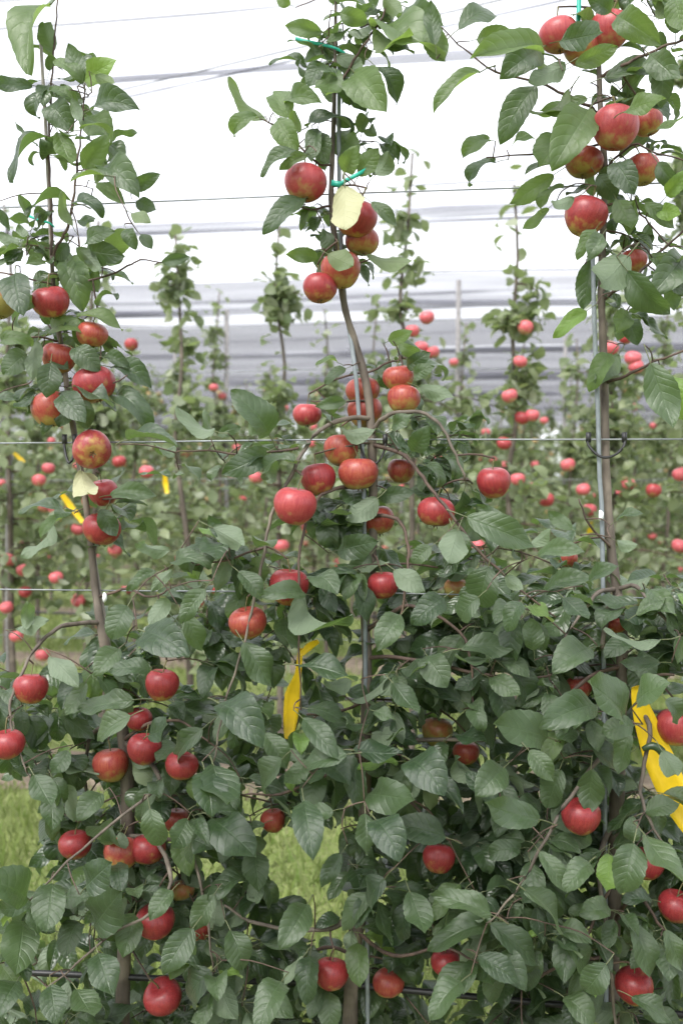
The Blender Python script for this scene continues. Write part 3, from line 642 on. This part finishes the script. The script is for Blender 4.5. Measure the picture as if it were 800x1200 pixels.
# ------------------------------------------------------------------ the rest of the foliage: spurs with rosettes of leaves, (x0, y0, x1, y1, spurs, dd0, dd1, tree)
FILL = [
 (60,820,260,1240,34,.05,.32,'A'),(410,800,580,1240,28,.06,.32,'B'),(270,1080,420,1240,14,.08,.3,'B'),(570,740,830,1240,40,.06,.34,'C'),(440,640,700,800,12,.04,.2,'B'),
 (0,770,255,900,24,-.12,.22,'A'),(40,900,290,1060,30,-.14,.25,'A'),(-20,1050,310,1260,42,-.16,.30,'A'),(110,690,250,790,10,-.10,.12,'A'),(-20,780,60,880,5,-.12,.1,'A'),
 (290,650,420,800,13,-.13,.16,'B'),(420,610,590,800,23,-.12,.16,'B'),(290,790,560,960,44,-.13,.25,'B'),(395,960,580,1080,22,-.14,.28,'B'),(270,1080,590,1260,40,-.15,.3,'B'),(285,960,310,1060,4,-.1,.1,'B'),
 (590,690,830,820,24,-.12,.2,'C'),(560,800,830,960,40,-.14,.28,'C'),(570,950,830,1100,40,-.15,.3,'C'),(590,1090,830,1260,36,-.15,.3,'C'),(540,620,700,720,10,-.1,.1,'C'),
 (470,500,560,600,9,-.06,.10,'B'),(355,490,430,640,7,-.06,.08,'B'),(440,420,500,500,5,-.02,.08,'B'),(200,490,330,560,4,-.09,.02,'B'),(230,600,320,700,5,-.12,.02,'B'),
 (30,370,130,500,8,-.03,.08,'A'),(20,260,140,360,6,-.03,.08,'A'),(40,70,130,250,5,-.02,.06,'A'),(80,540,160,610,3,-.03,.06,'A'),
 (365,30,440,200,7,-.03,.06,'B'),(370,230,420,340,4,-.01,.05,'B'),(430,0,480,60,2,-.02,.05,'B'),
 (660,90,770,250,12,-.02,.10,'C'),(700,230,800,380,7,-.03,.1,'C'),(690,0,800,80,5,-.02,.08,'C'),(740,640,830,720,5,-.08,.1,'C'),
]
GAPS = [(305,968,400,1062),(-30,905,42,1000),(-20,690,60,770),(190,762,235,790),(735,560,830,668),(160,560,250,630),(560,470,690,560),(690,440,722,640),(600,640,632,665),(318,800,352,866),(748,818,830,925)]
def in_gap(x, y, g):
    u, v = (x-(g[0]+g[2])/2)/((g[2]-g[0])/2), (y-(g[1]+g[3])/2)/((g[3]-g[1])/2); a = math.atan2(v, u)
    return math.hypot(u, v) < .98+.16*math.sin(3*a+g[0])+.12*math.sin(5*a+g[1])
def blocked(mm, strict):
    for tt in (.15, .5, .85):
        p = mm[:3, 3]+mm[:3, 1]*tt; x, y, d = proj(p)
        for (ax, ay, ar, adep, c, r) in AVOID:
            if d < adep+r*.3 and math.hypot(x-ax, y-ay) < ar*(1.05 if strict else .8): return True
            if np.linalg.norm(p-c) < r*1.02: return True
        for g in GAPS:
            if in_gap(x, y, g): return True
    return False
def rosette(c, k, n, low):
    T = TREES[k]; d, _, q = nearest(c, k); twig_to(c, .0012, .0011, k)
    out = unit(c-q) if d > .01 else unit(RNG.normal(0, 1, 3))
    for i in range(n):
        a = i*2.4+RNG.uniform(-.5, .5); h = unit(np.array((math.cos(a), math.sin(a), 0)))
        h = unit(h+out*np.array((1, 1, .3))*.5+np.array((0, -.35, 0)))
        el = R(RNG.uniform(-65, 20) if low else RNG.uniform(-50, 45))
        ax = unit(h*math.cos(el)+np.array((0, 0, 1))*math.sin(el))
        nrm = unit(np.array((0, 0, 1.1 if low else 1.0))+h*(.55 if el < 0 else -.3)+np.array((0, -.35, 0))+RNG.normal(0, .28, 3))
        s = RNG.uniform(.050, .090)*(1 if low else .80)
        b0 = c+out*RNG.uniform(-.03, .02)+ax*.3*s+np.array((0, 0, .06*s)); mm = frame(b0, ax, nrm, s)
        if RNG.random() < .12: nrm = -nrm; mm = frame(b0, ax, nrm, s)
        if blocked(mm, RNG.random() < .75): continue
        T['leaves'].append((s*100/proj(b0)[2]-(b0[1]+SL*b0[0]-D0)*30, mm, int(RNG.integers(0, 10)), ('leaf_young', 'leaf_top', 'leaf', 'leaf')[min(3, int(RNG.random()*18))] if low else ('leaf_top' if RNG.random() < .5 else 'leaf')))
for (x0, y0, x1, y1, n, d0, d1, k) in FILL:
    for _ in range(n):
        px, py = RNG.uniform(x0, x1), RNG.uniform(y0, y1)
        if any(in_gap(px, py, g) for g in GAPS): continue
        rosette(P(px, py, RNG.uniform(d0, d1)), k, int(RNG.integers(6, 10) if py > 700 else RNG.integers(5, 9)), py > 560)
for k, T in TREES.items():
    L = sorted(T['leaves'], key=lambda l: -l[0]); base = T['base']
    print('leaves', k, len(L))
    for (_, mm, v, kind) in L[:300]:
        o = link('leaf', LEAF_ME[(v, kind)], T['root']); mm = mm.copy(); mm[:3, 3] -= base; o.matrix_basis = Matrix(mm.tolist())
    rest = [(mm, v) for (_, mm, v, kind) in L[300:]]
    if rest:
        ms = []
        for mm, v in rest: mm = mm.copy(); mm[:3, 3] -= base; ms.append(mm)
        tag(merged('foliage', ms, LEAF, M['leaf'], T['root'], [v for _, v in rest]), kind='stuff')
    tag(T['bag'].build('twigs', M['twig'], T['root']), kind='stuff')

# ------------------------------------------------------------------ stakes, wires, ties of the front row
def line_thing(name, pts, r, m, label, cat, group=None, sides=8, sub=0):
    return tag(tube_obj(name, pts, r, m, None, sides, sub, origin=pts[0]), label, cat, group)
g = P(47, 30, .012); low = P(62, 330, .012); d = (low-g)
line_thing('support_stake', [np.array((P(135, 1640, .03)[0], P(135, 1640, .03)[1], 0.)), P(146, 865, .02), P(108, 640, .013), P(76, 430, .012), low, P(54, 150, .012), g], [.005, .005, .004, .004, .0036, .0034, .003], M['bamboo'], 'thin grey cane leaning beside the fork-topped tree', 'stake', 'canes tied to the front trees')
q = [P(*p) for p in ((432,1640,.02),(427,640,-.013),(421,500,-.013),(415,425,-.012),(404,350,.014),(398,240,.012),(397,130,-.012),(398,60,.012))]; q[0][2] = 0
line_thing('support_stake', q, [.0042]*4+[.0038]*4, M['stake'], 'thin galvanised stake running up the tree with the bowed branch', 'stake', 'canes tied to the front trees', sub=4)
q = [P(*p) for p in ((712,1640,-.016),(706,690,-.016),(702,560,-.016),(699,450,-.016),(696,380,-.014),(694,300,-.012),(692,230,.016))]; q[0][2] = 0
line_thing('support_stake', q, .0040, M['stake'], 'straight galvanised stake beside the bare smooth trunk', 'stake', 'canes tied to the front trees', sub=3)
q = [P(*p) for p in ((677,-60,-.004),(678,0,-.012),(677,26,-.016),(680,30,-.016))]
line_thing('tie_ribbon', q, .0042, M['teal'], 'upright teal ribbon tie among the topmost rosy apples', 'tie', sub=3)
def row_line(row, y400, dd, r, m, label, cat, group, x0=-2.6, x1=2.6, sag=.004):
    z = P(400, y400, dd, row)[2]; n = 14; pts = []
    for i in range(n+1):
        x = x0+(x1-x0)*i/n; pts.append(np.array((x, row_y(row, x, dd), z-sag*math.sin(math.pi*i*4/n)**2)))
    return line_thing('trellis_wire' if cat == 'wire' else 'drip_hose', pts, r, m, label, cat, group, 6)
row_line(0, 227, .010, .0013, M['wire'], 'thin upper wire stretched across the three front tree tops', 'wire', 'trellis wires', sag=.003)
row_line(0, 515, -.013, .0017, M['wire'], 'bright galvanised wire at mid height carrying the black ties', 'wire', 'trellis wires')
row_line(0, 694, .014, .0016, M['wire'], 'low wire crossing behind the looping side branch', 'wire', 'trellis wires')
row_line(0, 1153, .018, .006, M['rubber'], 'black drip hose strung low along the front row', 'hose', None, sag=.02)
def tie(px, py, w, h, dd, label):
    c = [P(px-w, py-2, dd), P(px-w, py+h*.35, dd-.004), P(px-w*.45, py+h*.9, dd-.012), P(px+w*.1, py+h, dd-.014), P(px+w*.65, py+h*.75, dd-.01), P(px+w, py+h*.3, dd-.004), P(px+w, py-2, dd)]
    root = tag(tube_obj('tree_tie', c, .0024, M['rubber'], None, 6, 4, origin=c[0]), label, 'tie', 'black ties on the mid wire')
    for s in (0, -1):
        o = tube_obj('hook', [c[s]+np.array((0, 0, .008))-c[0], c[s]-np.array((0, 0, .010))-c[0]], .0046, M['rubber'], root, 8, 0)
tie(710, 514, 21, 22, -.015, 'black looped rubber tie hooked over the wire round the bare trunk')
tie(437, 516, 14, 28, -.015, 'black rubber tie round the trunk under the bowed branch')
tie(82, 516, 6, 26, -.016, 'black rubber tie beside the apple showing its blossom end')
def ribbon(pts, w, label, dd):
    q = [P(x, y, dd+k*.004) for k, (x, y) in enumerate(pts)]; V, F = [], []
    for i, p in enumerate(q):
        s = np.array((.15, -.2, .9))*w*(1-.3*i/len(q))
        for e in (np.zeros(3), np.array((0, .0012, 0))): V += [p-s*.5+e-q[0], p+s*.5+e-q[0]]
    for i in range(len(q)-1):
        a, b_ = 4*i, 4*i+4; F += [(a, b_, b_+1, a+1), (a+2, a+3, b_+3, b_+2), (a, a+2, b_+2, b_), (a+1, b_+1, b_+3, a+3)]
    F += [(0, 1, 3, 2)]; e = 4*(len(q)-1); F += [(e, e+2, e+3, e+1)]
    o = link('tie_ribbon', mesh_np('tie_ribbon', V, F, M['teal'])); o.location = q[0]; tag(o, label, 'tie')
ribbon([(346,45),(362,49),(378,52),(392,56),(404,62),(406,68)], .006, 'teal ribbon tied round the top of the tree with the bowed branch', -.02)
ribbon([(388,214),(398,216),(404,212),(416,206),(434,196)], .011, 'teal ribbon tied beside the topmost rosy apple above the pale leaf', -.03)
ribbon([(34,253),(46,258),(58,261),(64,266)], .005, 'teal ribbon tied round the cane of the fork-topped tree', -.012)
def clip(px, py, dd, label):
    b = Bag(); c = P(px, py, dd); b.tube([(0, 0, -.009), (.002, -.002, -.003), (.002, -.002, .004), (0, 0, .009)], [.0015, .0045, .0045, .0015], 6, 3)
    o = b.build('trunk_clip', M['clip']); o.location = c; tag(o, label, 'clip')
clip(122, 700, -.012, 'small white clip on the trunk above the looping side branch')
clip(702, 604, -.026, 'small white clip on the stake below the looped tie')
# yellow strips
def strip(pts, w, label, dd, row=0, curl=.3, bow=.02):
    q = [P(x, y, dd+bow*math.sin(3*k/len(pts)), row) for k, (x, y) in enumerate(pts)]
    q, ww = smooth_path(q, w, 4); V, F = [], []
    for i, p in enumerate(q):
        t_ = unit(q[min(i+1, len(q)-1)]-q[max(i-1, 0)]); s = unit(np.cross(t_, (0, 1, 0))); bk = np.cross(s, t_)
        for th in (0, .0016):
            for u in (-1, -.5, 0, .5, 1): V.append(p+s*u*ww[i]*.5+bk*(curl*ww[i]*.5*(1-u*u)+th)-q[0])
    for i in range(len(q)-1):
        a, b_ = 10*i, 10*i+10
        for j in range(4): F += [(a+j, a+j+1, b_+j+1, b_+j), (a+5+j, b_+5+j, b_+6+j, a+6+j)]
        F += [(a, b_, b_+5, a+5), (a+4, a+9, b_+9, b_+4)]
    F += [tuple(range(5))+tuple(range(9, 4, -1))]; e = 10*(len(q)-1); F += [tuple(e+i for i in range(5))[::-1]+tuple(e+i for i in range(5, 10))]
    o = link('yellow_strip', mesh_np('yellow_strip', V, F, M['yellow'])); o.location = q[0]
    return tag(o, label, 'strip', 'yellow plastic strips hung in the trees')
o = strip([(744,805),(754,840),(772,890),(792,935),(812,975)], [.014,.036,.052,.052,.03], 'broad yellow plastic strip hanging by a pinkish red apple', -.085, curl=.25)
b = Bag(); c = P(752, 872, -.12)-np.array(o.location); b.tube([P(x, y, -.115)-np.array(o.location) for x, y in ((752,878),(764,874),(774,880),(780,893))], [.004,.0075,.0075,.004], 6, 3); b.build('dark_mark', M['leaf'], o)
strip([(352,760),(349,790),(343,815),(340,845),(338,866)], [.008,.012,.030,.026,.014], 'narrow yellow plastic strip hanging behind a long bare twig', -.03)
strip([(372,752),(362,758),(352,768)], [.008,.014,.008], 'curled yellow scrap above the narrow yellow strip', -.05)
for pts, w, lab in (([(72,578),(82,592),(97,612)], .055, 'yellow strip on the second row beside the pale yellow leaves'), ([(66,600),(70,606),(66,612)], .05, 'short yellow scrap on the second row by the pale yellow leaves'),
                    ([(8,517),(18,530),(28,542)], .05, 'yellow strip slanting in the second row near a dark post'), ([(193,555),(194,566),(196,578)], .045, 'upright yellow scrap in the second row beside two pink apples'),
                    ([(692,612),(691,624),(693,636)], .05, 'yellow scrap in the second row next to the white clip')):
    strip(pts, [w*.4, w*.62, w*.4], lab, -.15, 1)

# ------------------------------------------------------------------ the rows behind
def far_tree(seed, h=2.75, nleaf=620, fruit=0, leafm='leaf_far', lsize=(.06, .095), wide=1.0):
    g = np.random.default_rng(seed); wood = Bag(); mats, pick = [], []
    tr = [np.array((0, 0, -.02))]
    for i in range(1, 9): tr.append(np.array((g.normal(0, .018), g.normal(0, .018), h*i/8)))
    path, rad = smooth_path(tr, [.018*(1-i/9)+.0035 for i in range(9)], 3)
    trunk = tube_np(path, rad, 7); spots = []
    nb = int(15*wide+6)
    for i in range(nb):
        z = g.uniform(.62, h*.70) if i < nb*.72 else g.uniform(h*.6, h*.95); a = g.uniform(0, 6.28); ln = (g.uniform(.25, .55) if z < h*.62 else g.uniform(.04, .13))*wide
        s = np.array((0, 0, z)); dr = np.array((math.cos(a), math.sin(a), 0)); droop = g.uniform(.1, .5)
        p = [s+dr*ln*u+np.array((0, 0, .22*ln*u-droop*ln*u*u*1.4)) for u in (0, .33, .66, 1)]
        wood.tube(p, [.006, .0045, .0032, .002], 5, 2)
        for u in np.linspace(.2, 1, 6): spots.append((s+dr*ln*u+np.array((0, 0, .22*ln*u-droop*ln*u*u*1.4)), 1.0 if z < h*.62 else 1.1))
    for z in np.linspace(.7, h, 16): spots.append((np.array((0, 0, z)), .8 if z < h*.6 else 1.2))
    w = np.array([s[1] for s in spots]); w /= w.sum()
    for i in range(nleaf):
        c = spots[g.choice(len(spots), p=w)][0]+g.normal(0, .038, 3); a = g.uniform(0, 6.28); el = g.uniform(-1.1, .6)
        ax = np.array((math.cos(a)*math.cos(el), math.sin(a)*math.cos(el), math.sin(el)))
        mats.append(frame(c, ax, np.array((0, 0, 1))+g.normal(0, .5, 3), g.uniform(*lsize))); pick.append(int(g.integers(0, 4)))
    fr = []
    for i in range(fruit):
        c = spots[g.choice(len(spots), p=w)][0]+g.normal(0, .04, 3)-np.array((0, 0, .05)); fr.append(c)
    return trunk, wood, mats, pick, fr
def proto(seed, **kw):
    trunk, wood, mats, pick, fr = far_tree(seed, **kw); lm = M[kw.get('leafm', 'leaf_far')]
    root = bpy.data.objects.new('apple_tree', None); col.objects.link(root)
    link('trunk', mesh_np('trunk', *trunk, M['bark']), root)
    tag(wood.build('branches', M['twig'], root), kind='stuff')
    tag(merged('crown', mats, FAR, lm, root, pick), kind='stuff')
    if fr:
        V, F = [], []
        for i, c in enumerate(fr):
            o = len(V); V += [tuple(np.array(v)*.038+c) for v in AS_LO[0]]; F += [tuple(j+o for j in f) for f in AS_LO[1]]
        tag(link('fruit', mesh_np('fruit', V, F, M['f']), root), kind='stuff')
    return root
def copy_tree(src):
    r = src.copy(); col.objects.link(r)
    for ch in src.children:
        c = ch.copy(); col.objects.link(c); c.parent = r
    return r
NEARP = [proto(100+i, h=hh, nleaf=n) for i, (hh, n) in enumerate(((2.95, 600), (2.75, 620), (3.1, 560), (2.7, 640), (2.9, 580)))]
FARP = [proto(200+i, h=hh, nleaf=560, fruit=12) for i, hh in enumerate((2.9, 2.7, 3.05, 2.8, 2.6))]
TALL = proto(300, h=3.75, nleaf=1500, wide=1.5)
ROWN = ['', 'second', 'third', 'fourth', 'fifth', 'sixth', 'seventh', 'eighth', 'ninth', 'tenth']
used = set()
def place(src, row, x, label, scale=1.0, dd=0.):
    o = src if src.name not in used else copy_tree(src); used.add(src.name)
    o.location = (x, row_y(row, x, dd), 0); o.rotation_euler = (0, 0, RNG.uniform(0, 6.28)); s = scale; o.scale = (s, s, s)
    tag(o, label, 'apple tree', 'apple trees of the %s row' % (ROWN[row] if row > 0 else 'facing')); return o
row2_px = [-230, -110, 12, 112, 215, 330, 478, 604, 712, 930, 1050]
NTH = ['next to', 'second from', 'third from', 'fourth from', 'fifth from', 'sixth from', 'seventh from', 'eighth from', 'ninth from']
def row2_name(px):
    j = min(range(len(row2_px)), key=lambda i: abs(row2_px[i]-px))
    return NTH[8-j]+' the tall bushy tree' if j < 9 else 'past the tall bushy tree'
for i, px in enumerate(row2_px):
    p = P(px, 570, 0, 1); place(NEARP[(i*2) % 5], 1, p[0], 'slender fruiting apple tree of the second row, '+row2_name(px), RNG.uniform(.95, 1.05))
p = P(815, 570, 0, 1); place(TALL, 1, p[0], 'tall bushy tree rising above its neighbours in the second row')
for row in range(2, 9):
    half = (D0+ROW*row)*.40+.9; step = .40 if row < 5 else .62; n = int(2*half/step)
    for i in range(n+1):
        x = -half+i*step+RNG.uniform(-.07, .07)
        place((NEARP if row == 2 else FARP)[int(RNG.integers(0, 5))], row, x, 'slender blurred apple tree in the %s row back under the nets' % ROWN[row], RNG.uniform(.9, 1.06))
# unseen row across the alley, at the photographer's back, added to block front light
for i in range(9):
    x = -2.4+.6*i; place(NEARP[i % 5], -1, x, 'leafy apple tree across the grass alley, facing the front row', RNG.uniform(.95, 1.08), .1)
# apples of the second row, one by one; then the third
ROW2 = '154 404,483 388,493 407,507 413,615 384,732 396,741 420,715 408,609 424,597 464,611 490,623 487,735 567,690 598,683 574,640 586,606 562,797 556,375 606,362 617,230 706,262 715,46 563,57 549,172 553,140 541,52 594,92 620,135 645,28 668,30 694,66 677,92 704,20 746,50 768,170 750,10 656,8 712,105 588,65 597,255 690,205 745,300 560,780 700,795 640,765 575,560 640,330 640,215 655,400 660,590 520,665 545,150 690,745 430,500 372,120 735'.split(',')
for i, s in enumerate(ROW2):
    px, py = map(float, s.split()); c = P(px, py, RNG.uniform(-.3, -.05), 1)
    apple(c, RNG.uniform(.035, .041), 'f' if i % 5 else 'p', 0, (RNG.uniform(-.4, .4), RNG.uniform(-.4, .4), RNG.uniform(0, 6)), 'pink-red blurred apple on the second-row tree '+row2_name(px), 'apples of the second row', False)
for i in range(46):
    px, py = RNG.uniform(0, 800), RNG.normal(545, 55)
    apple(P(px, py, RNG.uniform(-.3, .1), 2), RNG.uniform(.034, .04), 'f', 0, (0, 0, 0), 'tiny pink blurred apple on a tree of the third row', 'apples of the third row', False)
# posts and wires of the rows behind
for row, px, top, lab in ((1, 10, 1.75, 'dark slim post in the second row beside the yellow strip'), (2, 535, 3.2, 'dark slim post in the third row against the white sky'), (2, 265, 3.0, 'slim grey post in the third row near the fork-topped tree'),
                     (3, 205, 3.2, 'slim post in the fourth row'), (3, 470, 3.2, 'slim post in the fourth row'), (3, 660, 3.2, 'slim post in the fourth row')):
    p = P(px, 570, .06, row); line_thing('trellis_post', [np.array((p[0], p[1], 0)), np.array((p[0], p[1], top*.5)), np.array((p[0]+.01, p[1], top))], [.024, .022, .02], M['post'], lab if row < 3 else 'slim grey trellis post standing in the fourth row back', 'post', 'trellis posts of the rear rows')
for row in (1, 2, 3):
    for y, nm in ((.72, 'low'), (1.55, 'middle'), (2.1, 'upper')):
        yy = 570-FPX*(y-EYE)/(D0+ROW*row)
        row_line(row, yy, .03, .0022, M['wire'], '%s wire of the %s row behind the front trees' % (nm, ROWN[row]), 'wire', 'trellis wires', -3-2*row, 3+2*row, .02)
for row in (1, 2):
    row_line(row, 570+FPX*(EYE-.42)/(D0+ROW*row), -.02, .012, M['rubber'], 'black drip hose strung along the %s row' % ROWN[row], 'hose', 'drip hoses behind', -3-2*row, 3+2*row, .03)

# ------------------------------------------------------------------ hail nets: ridge over each row, valley over each alley
ZR, ZV = 3.92, 3.30
def net_panel(i, y0, z0, y1, z1, m, label, grp):
    nx, ny = 60, 6; X = 34.; g = np.random.default_rng(i); V, F = [], []
    for a in range(nx+1):
        x = -X+2*X*a/nx
        for b_ in range(ny+1):
            u = b_/ny; y = y0+(y1-y0)*u-SL*x; sagp = -.10*math.sin(math.pi*u)*(1+.35*math.sin(x*.9+i))+.025*math.sin(x*2.3+i*2+u*3)
            V.append((x, y, z0+(z1-z0)*u+sagp*(1 if 0 < b_ < ny else .0)+.03*math.sin(x*.8+i*.5*0)))
    for a in range(nx):
        for b_ in range(ny): q = a*(ny+1)+b_; F.append((q, q+1, q+ny+2, q+ny+1))
    o = link('hail_net', mesh_np('hail_net', np.array(V), np.array(F), m)); return tag(o, label, 'net', grp)
def gathered(i, y, z, r, label, m, name='gathered_net'):
    pts, rad = [], []
    for a in range(101):
        x = -34+.68*a; pts.append(np.array((x, y-SL*x+.02*math.sin(a*.9+i), z+.03*math.sin(x*.8)-r*.6+.02*math.sin(a*.37+i)))); rad.append(r*(1+.45*math.sin(a*1.7+i)*math.sin(a*.53)))
    b = Bag(); b.tube(pts, rad, 7); o = b.build(name, m); return tag(o, label, 'net' if name == 'gathered_net' else 'cable', 'gathered net edges' if name == 'gathered_net' else 'net cables')
nn = 0
for k in range(-1, 9):
    yr = D0+ROW*k; far = k >= 3
    m_ = M['net_far'] if far else M['net']; grp = 'hail net panels overhead'
    lab = ['grey hail net panel sloping down behind %s', 'grey hail net panel rising towards %s']
    nm = lambda j: 'the camera side' if j < 0 else ('the front row' if j == 0 else 'the %s row' % ROWN[min(j, 9)])
    net_panel(nn, yr+.01, ZR, yr+ROW/2-.01, ZV, m_, lab[0] % nm(k), grp); nn += 1
    net_panel(nn, yr+ROW/2+.01, ZV, yr+ROW-.01, ZR, m_, lab[1] % nm(k+1), grp); nn += 1
    if k >= 0:
        gathered(k, yr, ZR+.02, .004+.0025*max(0, k-1), 'dark ridge cable carrying the hail net above %s' % nm(k), M['cable'], 'net_cable')
        gathered(k+20, yr+ROW/2, ZV-.01, .022+.008*min(k, 4), 'gathered grey net edge hanging over the alley behind %s' % nm(k), M['net_roll'])
        gathered(k+40, yr+.35, ZR-.14, .020, 'second thin gathered seam in the net just behind %s' % nm(k), M['net_roll'])
def at_z(px, py, z):
    d = ray(px, py); return np.array((0, 0, EYE))+d*(z-EYE)/d[2]
for py0, py1, zz, rr, lab in ((139, 44, 3.75, .004, 'thin cable slanting under the net between second and third rows'), (147, 58, 3.72, .007, 'pale gathered seam slanting beside the thin net cable')):
    a, b_ = at_z(0, py0, zz), at_z(400, py1, zz); d = b_-a
    line_thing('net_cable', [a-d*2.5, a, b_, b_+d*1.2], rr, M['cable'] if rr < .005 else M['net_roll'], lab, 'cable', 'net cables', 6, 3)
# trees beyond the last row
def wood_tree(seed, x, y, h, rad):
    g = np.random.default_rng(seed); root = bpy.data.objects.new('woodland_tree', None); col.objects.link(root); root.location = (x, y, 0)
    b = Bag(); b.tube([(0, 0, -.1), (.1, 0, h*.4), (0, .1, h*.85)], [.22, .16, .05], 8, 3); ends = []
    for i in range(12):
        a = g.uniform(0, 6.28); z = h*g.uniform(.25, .8); e = np.array((math.cos(a)*rad*.7, math.sin(a)*rad*.7, z+h*.15)); b.tube([(0, 0, z), e*np.array((.5, .5, 1))+np.array((0, 0, -h*.03)), e], [.07, .05, .02], 5, 2); ends.append(e)
    b.build('trunk', M['bark'], root); mats, pick = [], []
    for i in range(3000):
        c = ends[int(g.integers(0, 12))]+g.normal(0, rad*.26, 3) if g.random() < .8 else np.array((g.normal(0, rad*.4), g.normal(0, rad*.4), h*g.uniform(.3, 1)))
        mats.append(frame(c, g.normal(0, 1, 3), np.array((0, 0, 1))+g.normal(0, .6, 3), g.uniform(.12, .22))); pick.append(int(g.integers(0, 4)))
    tag(merged('crown', mats, FAR, M['leaf_wood'], root, pick), kind='stuff')
    return tag(root, 'broad leafy woodland tree standing beyond the last orchard row', 'tree', 'woodland trees behind the orchard')
for i in range(15): wood_tree(500+i, -21+3.0*i+RNG.uniform(-.6, .6), 34+RNG.uniform(-1, 3)-(-21+3*i)*SL, RNG.uniform(3.1, 4.2), 2.0)
